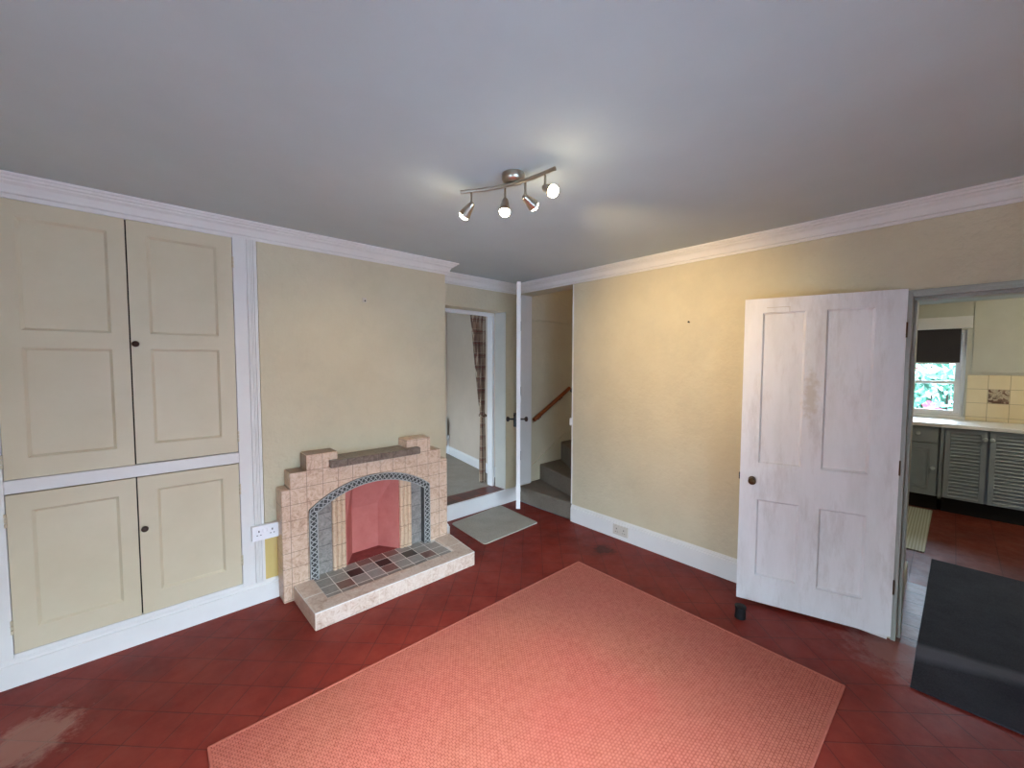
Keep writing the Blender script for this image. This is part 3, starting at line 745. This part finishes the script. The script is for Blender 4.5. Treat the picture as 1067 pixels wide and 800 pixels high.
# curtain, gathered by a tie-back
cu = thing('curtain', (2.74, 3.53, .155), 'brown tartan door curtain tied back beside the corner doorway', 'curtain')
m = MB(); vs = []; fs = []
NU, NV = 60, 60
def edges(z):
    zt, zb, zk = 2.03, .165, .92
    if z > zk:
        f = (z-zk)/(zt-zk); f = f**.85
        return 2.742+(2.615-2.742)*f, 2.802+(2.815-2.802)*f
    f = (zk-z)/(zk-zb); return 2.742-.012*f, 2.802+.006*f
for j in range(NV+1):
    z = 2.03+(.165-2.03)*j/NV; xl, xr = edges(z)
    am = .012+.020*min(1, max(0, abs(z-.92)/.5)) * (xr-xl)/.2
    for i in range(NU+1):
        u = i/NU; vs.append((xl+(xr-xl)*u, 3.535+am*math.sin(u*2*PI*4.5+.6*math.sin(z*3)), z))
for j in range(NV):
    for i in range(NU): q = j*(NU+1)+i; fs.append((q, q+1, q+NU+2, q+NU+1))
m.add(vs, fs); o = m.build('drape', 'tartan', cu, smooth=True); sm = o.modifiers.new('thick', 'SOLIDIFY'); sm.thickness = .003
m = MB(); m.tube([(2.772+.038*math.cos(2*PI*k/20), 3.535+.03*math.sin(2*PI*k/20), .92+.01*math.sin(2*PI*k/20)) for k in range(21)], .012, 8); m.build('tie_back', 'tartan', cu, smooth=True)
m = MB(); m.tube([(2.05, 3.535, 2.05), (2.83, 3.535, 2.05)], .012, 10); m.build('rod', 'dark_iron', cu, smooth=True)

# ------------------------------------------------------------------ rugs and mats
def slab(pts, z0, z1, rnd=0):
    """rounded polygon slab"""
    out = []
    n = len(pts)
    for i in range(n):
        p, a, b = Vector(pts[i]), Vector(pts[i-1]), Vector(pts[(i+1) % n])
        if rnd == 0: out.append(tuple(p)); continue
        d1, d2 = (a-p).normalized(), (b-p).normalized()
        for k in range(5):
            t = k/4; q = (p+d1*rnd)*(1-t)**2+p*2*t*(1-t)+(p+d2*rnd)*t*t; out.append(tuple(q))
    return MB().prism(out, XY, z0, z1)
rg = thing('rug', (1.25, 1.08, 0), 'large coral red woven rug lying on the red tiled floor', 'rug')
RC = [(2.367, 1.852), (.129, 1.893), (.098, .33), (2.353, .284)]
slab(RC, .0005, .009).build('weave', 'coral_weave', rg, .003)
m = MB(); Pc = [Vector(p) for p in RC]
for i in range(4):
    a, b = Pc[i], Pc[(i+1) % 4]; d = (b-a).normalized(); n = Vector((-d.y, d.x))
    m.obox(a, (d.x, d.y), (n.x, n.y), 0, (b-a).length, -.003, .009, .0005, .0105)
m.build('hem', 'rug_hem', rg, .003)
tag(slab([(2.715, 3.165), (2.058, 3.10), (2.02, 2.552), (2.68, 2.575)], .0005, .011, .03).build('door_mat', 'mat_pale', None, .003), 'pale grey rectangular mat on the red floor below the corner step', 'mat')
# charcoal mat through the kitchen doorway, riding over a low ridge
m = MB(); prof = [(2.578, .0005), (2.80, .0005), (2.82, .002), (2.93, .024), (2.955, .026), (3.0, .020), (3.3, .0005), (4.42, .0005)]
vs = []; fs = []
ya = lambda x: .079-(x-2.6)*.012; yb = lambda x: -.60
up = [(x, z+.009) for x, z in prof]
for x, z in prof+up[::-1]: vs += [(x, ya(x), z), (x, yb(x), z)]
k = len(prof)*2
for i in range(k): j = (i+1) % k; fs.append((2*i, 2*j, 2*j+1, 2*i+1))
fs += [tuple(2*i for i in range(k)), tuple(2*i+1 for i in range(k))[::-1]]
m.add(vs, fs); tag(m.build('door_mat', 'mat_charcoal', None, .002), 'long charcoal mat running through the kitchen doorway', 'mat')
tag(slab([(4.53, .10), (5.90, .09), (5.90, .75), (4.53, .75)], .0005, .010, .02).build('kitchen_mat', 'mat_kitchen', None, .002), 'pale olive ribbed mat on the kitchen floor before the drawer unit', 'mat')

# ------------------------------------------------------------------ ceiling spotlight
sp = thing('ceiling_spotlight', (1.22, 1.335, 2.28), 'brushed steel ceiling light bar with four lit adjustable spots', 'ceiling light')
MB().lathe([(.050, 0), (.052, .006), (.050, .024), (.040, .036), (.022, .042), (0, .043)], (1.22, 1.335, ZC), (0, 0, -1), 32).build('ceiling_rose', 'brushed_steel', sp, smooth=True)
def bez(p0, p1, p2, p3, n=16):
    return [p0*(1-t)**3+p1*3*t*(1-t)**2+p2*3*t*t*(1-t)+p3*t**3 for t in [i/n for i in range(n+1)]]
ZBAR = 2.28
bpth = bez(Vector((1.087, 1.546, ZBAR)), Vector((1.15, 1.45, ZBAR)), Vector((1.232, 1.36, ZBAR)), Vector((1.235, 1.106, ZBAR)), 24)
MB().tube(bpth, .0085, 12).build('bar', 'brushed_steel', sp, smooth=True)
Rv, Fv = Vector((.74, -.672, 0)), Vector((.672, .74, 0))
tgt = lambda p, q: (Vector(q)-Vector(p)).normalized()
heads = [((1.115, 1.503), .062, None, (.92, 2.88, 1.15), 14),
         ((1.210, 1.378), .055, (-.03, -.93, -.28), None, 95),
         ((1.232, 1.272), .066, None, (2.96, 1.40, 1.64), 105),
         ((1.234, 1.157), .060, (.50, -.52, -.68), None, 16)]
for (hx, hy), ln, dr, tg, en in heads:
    j = Vector((hx, hy, ZBAR-ln))
    if tg: d = tgt(j, tg)
    else: d = (Rv*dr[0]+Vector((0, 0, dr[1]))+Fv*dr[2]).normalized()
    m = MB(); m.tube([(hx, hy, ZBAR), (hx, hy, ZBAR-ln)], .005, 10)
    m.lathe([(.0, -.012), (.010, -.010), (.014, -.002), (.017, .012), (.024, .044), (.0265, .052), (.0265, .056), (.023, .056), (.020, .044)], j, d, 24)
    h = m.build('spot_head', 'brushed_steel', sp, smooth=True)
    bl_ = MB().lathe([(.0, .040), (.021, .046), (.0235, .056), (.022, .064), (.015, .071), (.006, .074), (0, .0745)], j, d, 24).build('bulb', 'bulb_glow', h, smooth=True)
    L_ = bpy.data.lights.new('spot_beam', 'SPOT'); L_.energy = en; L_.color = (1, .74, .38); L_.spot_size = math.radians(75); L_.spot_blend = 1.; L_.shadow_soft_size = .022
    lo = bpy.data.objects.new('spot_beam', L_); C.objects.link(lo); lo.location = j+d*.082; lo.rotation_euler = d.to_track_quat('-Z', 'Y').to_euler()

# ------------------------------------------------------------------ kitchen
window_wall('wall_kitchen', 'x', XK, XK+.3, -1.9, 1.3, -.085, .92, .93, 1.87, 'kitchen_wall', 'pale wall of the kitchen round the window', ZK)
w = MB(); w.box(XP, XK+.3, 1.3, 1.4, 0, ZK); w.box(XP, XK+.3, -2.1, -1.9, 0, ZK); w.box(XP-.1, XP, YJ0+.002, 1.3, 0, ZK); w.box(XP-.1, XP, -1.9, YJ1-.002, 0, ZK); w.box(XP-.1, XP, YJ1-.002, YJ0+.002, 1.96, ZK)
struct(w.build('wall_kitchen_side', 'kitchen_wall'), 'pale side walls of the kitchen', 'wall')
struct(MB().box(XP-.1, XK+.3, -2.1, 1.4, ZK, ZK+.12).build('ceiling_kitchen', 'ceiling_white'), 'white ceiling of the kitchen', 'ceiling')
m = MB(); m.box(XK-.014, XK, -1.9, -.128, 1.416, ZK-.002)
struct(m.build('trim_8', 'kitchen_wall', None, .002), 'flat board on the kitchen wall above the tiles', 'panel')
m = MB(); m.box(XK-.008, XK, -1.9, -.102, .905, 1.39)
struct(m.build('wall_tiles', 'cream_wall_tile'), 'cream square wall tiles behind the kitchen worktop', 'tiles')
tag(MB().box(XK-.0105, XK-.008, -.1-2*TS+.004-.0, -.1-TS-.004, 1.097, 1.239).build('picture_tile', 'sepia_picture', None, .001), 'single sepia picture tile among the cream kitchen wall tiles', 'tile')
sash('window_3', 'x', XK+.08, -.085, .92, .93, 1.87, 'gloss_white', 'white kitchen sash window looking onto pink flowers', 1.302, .042, .035)
m = MB(); m.box(XK-.02, XK+.06, -.10, .93, .905, .932)
struct(m.build('trim_9', 'worktop_white', None, .004), 'white window sill of the kitchen window', 'window sill')
rb = thing('roller_blind', (XK-.05, .4, 1.52), 'dark roller blind half lowered under a white pelmet', 'blind')
MB().box(XK-.11, XK-.001, -.118, 1.0, 1.885, 2.01).build('pelmet', 'trim_white', rb, .004)
MB().box(XK-.034, XK-.030, -.04, .90, 1.518, 1.888).build('blind_cloth', 'blind_dark', rb)
MB().box(XK-.040, XK-.024, -.04, .90, 1.508, 1.522).build('bottom_bar', 'gloss_white', rb, .003)
# worktop
tag(MB().box(5.90, XK-.009, -1.85, 1.28, .868, .905).build('worktop', 'worktop_white', None, .006), 'white kitchen worktop running under the window', 'worktop')
XC = 5.93
knob_p = [(.010, 0), (.008, .008), (.009, .016), (.017, .022), (.019, .030), (.014, .037), (0, .039)]
def unit(y0, y1, label, group=None):
    r = thing('kitchen_cabinet', (6.2, (y0+y1)/2, .0), label, 'cabinet', group)
    MB().box(XC+.034, XK-.02, y0, y1, .148, .866).build('carcass', 'unit_grey', r, .003)
    MB().box(XC+.06, XC+.08, y0, y1, 0, .148).build('plinth', 'dark_gap', r)
    return r
def knob(par, y, z): MB().lathe(knob_p, (XC, y, z), (-1, 0, 0), 16).build('knob', 'unit_knob', par, smooth=True)
def flat_panel(par, name, y0, y1, z0, z1, inset=None):
    m = MB(); m.box(XC, XC+.034, y0, y1, z0, z1)
    if inset:
        a, b, c, d = inset
        for q in ((a-.012, b+.012, c-.012, c), (a-.012, b+.012, d, d+.012), (a-.012, a, c, d), (b, b+.012, c, d)): m.box(XC-.006, XC, *q)
        m.box(XC-.002, XC, a+.02, b-.02, c+.02, d-.02)
    return m.build(name, 'unit_grey', par, .003)
u1 = unit(.065, .56, 'grey drawer unit with panelled door below the kitchen window')
d = flat_panel(u1, 'drawer', .078, .55, .70, .86); knob(d, .222, .79)
d = flat_panel(u1, 'door', .078, .55, .155, .692, (.145, .48, .23, .62)); knob(d, .106, .445)
def louvre(par, y0, y1, kn):
    m = MB(); f = .036
    m.box(XC, XC+.034, y0, y0+f, .155, .86); m.box(XC, XC+.034, y1-f, y1, .155, .86); m.box(XC, XC+.02, y0+f, y1-f, .155, .175); m.box(XC, XC+.02, y0+f, y1-f, .82, .86)
    n = 19
    for k in range(n):
        z = .178+(.82-.178)*k/n; h = (.82-.178)/n
        m.add([(XC+.001, y0+f, z), (XC+.001, y1-f, z), (XC+.024, y1-f, z+h*.95), (XC+.024, y0+f, z+h*.95), (XC+.006, y0+f, z-.003), (XC+.006, y1-f, z-.003), (XC+.028, y1-f, z+h*.95-.004), (XC+.028, y0+f, z+h*.95-.004)],
              [(0, 1, 2, 3), (7, 6, 5, 4), (0, 4, 5, 1), (1, 5, 6, 2), (2, 6, 7, 3), (3, 7, 4, 0)])
    d = m.build('louvre_door', 'unit_grey', par); knob(d, kn, .783)
u2 = unit(-.53, .035, 'grey kitchen cabinet with a pair of louvred doors')
louvre(u2, -.243, .030, -.229); louvre(u2, -.525, -.262, -.272)
u3 = unit(-1.10, -.545, 'grey louvred cabinet hidden past the doorway edge')
louvre(u3, -.81, -.55, -.78); louvre(u3, -1.09, -.83, -.86)
MB().box(XC+.012, XC+.034, .036, .064, .148, .866).build('filler_strip', 'unit_grey', u1)

# ------------------------------------------------------------------ garden
struct(MB().box(-30, 40, -30, 30, -.5, -.14).build('ground', 'path_stone'), 'pale paving outside the windows', 'ground')
def shrub(cx, cy, rx, ry, h, nleaf, nflow, label):
    r = thing('flowering_shrub', (cx, cy, -.14), label, 'shrub', 'shrubs outside the kitchen window')
    def scatter(n, size, sp_):
        m = MB()
        for _ in range(n):
            th = random.random()*2*PI; ph = math.acos(1-2*random.random()); rr = (sp_+(1-sp_)*random.random())
            p = Vector((cx+rx*rr*math.sin(ph)*math.cos(th), cy+ry*rr*math.sin(ph)*math.sin(th), -.1+h/2+h/2*rr*math.cos(ph)))
            a = Vector((random.gauss(0, 1), random.gauss(0, 1), random.gauss(0, 1))).normalized(); b = a.orthogonal().normalized(); s = size*(.6+.8*random.random())
            m.add([p-a*s, p+b*s*.45+a*.1*s, p+a*s, p-b*s*.45+a*.1*s], [(0, 1, 2, 3)])
        return m
    scatter(nleaf, .07, .55).build('foliage', 'leaf_green', r)
    m = MB()
    for _ in range(nflow):
        th = random.random()*2*PI; ph = math.acos(1-2*random.random())
        p = Vector((cx+rx*math.sin(ph)*math.cos(th), cy+ry*math.sin(ph)*math.sin(th), -.1+h/2+h/2*math.cos(ph)))
        nn = (p-Vector((cx, cy, h/2))).normalized(); a = nn.orthogonal().normalized(); b = nn.cross(a)
        for k in range(5):
            t0 = 2*PI*k/5; u = a*math.cos(t0)+b*math.sin(t0); v = a*math.cos(t0+.6)+b*math.sin(t0+.6); w_ = a*math.cos(t0-.6)+b*math.sin(t0-.6); s = .075
            m.add([p, p+w_*s*.8+nn*.01, p+u*s+nn*.02, p+v*s*.8+nn*.01], [(0, 1, 2, 3)])
    m.build('blossoms', 'blossom_pink', r)
    m = MB()
    for k in range(5): m.tube([(cx+.05*math.cos(k*1.3), cy+.05*math.sin(k*1.3), -.14), (cx+rx*.4*math.cos(k*1.3), cy+ry*.4*math.sin(k*1.3), h*.6)], .012, 6)
    m.build('stem', 'knob_brown', r)
shrub(8.6, .05, .5, .75, 1.75, 1800, 170, 'flowering pink shrub straight outside the kitchen window')
shrub(9.0, 1.75, .6, .8, 2.0, 2200, 60, 'taller pink shrub at the hidden side of the kitchen window')

# ------------------------------------------------------------------ light
W = bpy.data.worlds.new('sky'); S.world = W; W.use_nodes = True
bg = W.node_tree.nodes['Background']; bg.inputs['Color'].default_value = (.62, .80, 1.0, 1); bg.inputs['Strength'].default_value = 17.
# overcast sky : dim at the horizon behind trees, bright overhead
wt = W.node_tree; tc = wt.nodes.new('ShaderNodeTexCoord'); sx = wt.nodes.new('ShaderNodeSeparateXYZ'); mr = wt.nodes.new('ShaderNodeMapRange')
wt.links.new(tc.outputs['Generated'], sx.inputs[0]); wt.links.new(sx.outputs['Z'], mr.inputs['Value'])
mr.inputs['From Min'].default_value = 0.; mr.inputs['From Max'].default_value = .42; mr.inputs['To Min'].default_value = 8.; mr.inputs['To Max'].default_value = 46.
wt.links.new(mr.outputs['Result'], bg.inputs['Strength'])
def portal(loc, rot, sx, sy):
    L_ = bpy.data.lights.new('portal', 'AREA'); L_.shape = 'RECTANGLE'; L_.size = sx; L_.size_y = sy; L_.cycles.is_portal = True
    o = bpy.data.objects.new('daylight_portal', L_); C.objects.link(o); o.location = loc; o.rotation_euler = rot
portal(((WS[0]+WS[1])/2, YS-.02, (WS[2]+WS[3])/2), (PI/2, 0, 0), WS[1]-WS[0], WS[3]-WS[2])
portal((XW-.02, (WW[0]+WW[1])/2, (WW[2]+WW[3])/2), (0, -PI/2, 0), WW[3]-WW[2], WW[1]-WW[0])
portal((XK+.02, .42, 1.40), (0, PI/2, 0), .94, 1.0)
portal((.21, 4.30, 1.45), (0, -PI/2, 0), .9, .7)
def lamp(name, loc, e, col, r=.08):
    L_ = bpy.data.lights.new(name, 'POINT'); L_.energy = e; L_.color = col; L_.shadow_soft_size = r
    o = bpy.data.objects.new(name, L_); C.objects.link(o); o.location = loc
lamp('kitchen_lamp', (5.0, -1.1, 1.95), 10, (1, .88, .70))
lamp('landing_lamp', (3.55, 2.1, 2.95), 3.2, (1, .70, .36))
kl = thing('ceiling_lamp', (5.0, -1.1, ZK), 'round white ceiling lamp in the kitchen', 'ceiling light')
MB().lathe([(.11, 0), (.11, .02), (.10, .03), (0, .03)], (5.0, -1.1, ZK), (0, 0, -1), 24).build('lamp_base', 'gloss_white', kl, smooth=True)
MB().lathe([(.02, .03), (.07, .05), (.09, .08), (.06, .12), (0, .13)], (5.0, -1.1, ZK), (0, 0, -1), 24).build('globe', 'bulb_glow', kl, smooth=True)

# ------------------------------------------------------------------ camera
yaw, tilt, roll, f = -.738107896, 1.51992402, .00215938516, 418.465404
R = Matrix.Rotation(yaw, 4, 'Z') @ Matrix.Rotation(tilt, 4, 'X') @ Matrix.Rotation(roll, 4, 'Z')
cd = bpy.data.cameras.new('camera'); cd.sensor_fit = 'HORIZONTAL'; cd.sensor_width = 36.; cd.lens = f/1067*36; cd.clip_start = .02
co = bpy.data.objects.new('camera', cd); C.objects.link(co); co.matrix_world = Matrix.Translation((0, 0, 1.5)) @ R
S.camera = co
vs_ = S.view_settings
vs_.view_transform = 'Standard'; vs_.look = 'None'; vs_.gamma = 1; vs_.use_curve_mapping = False; vs_.exposure = 0.
S.cycles.use_denoising = True
S.cycles.max_bounces = 12; S.cycles.diffuse_bounces = 8
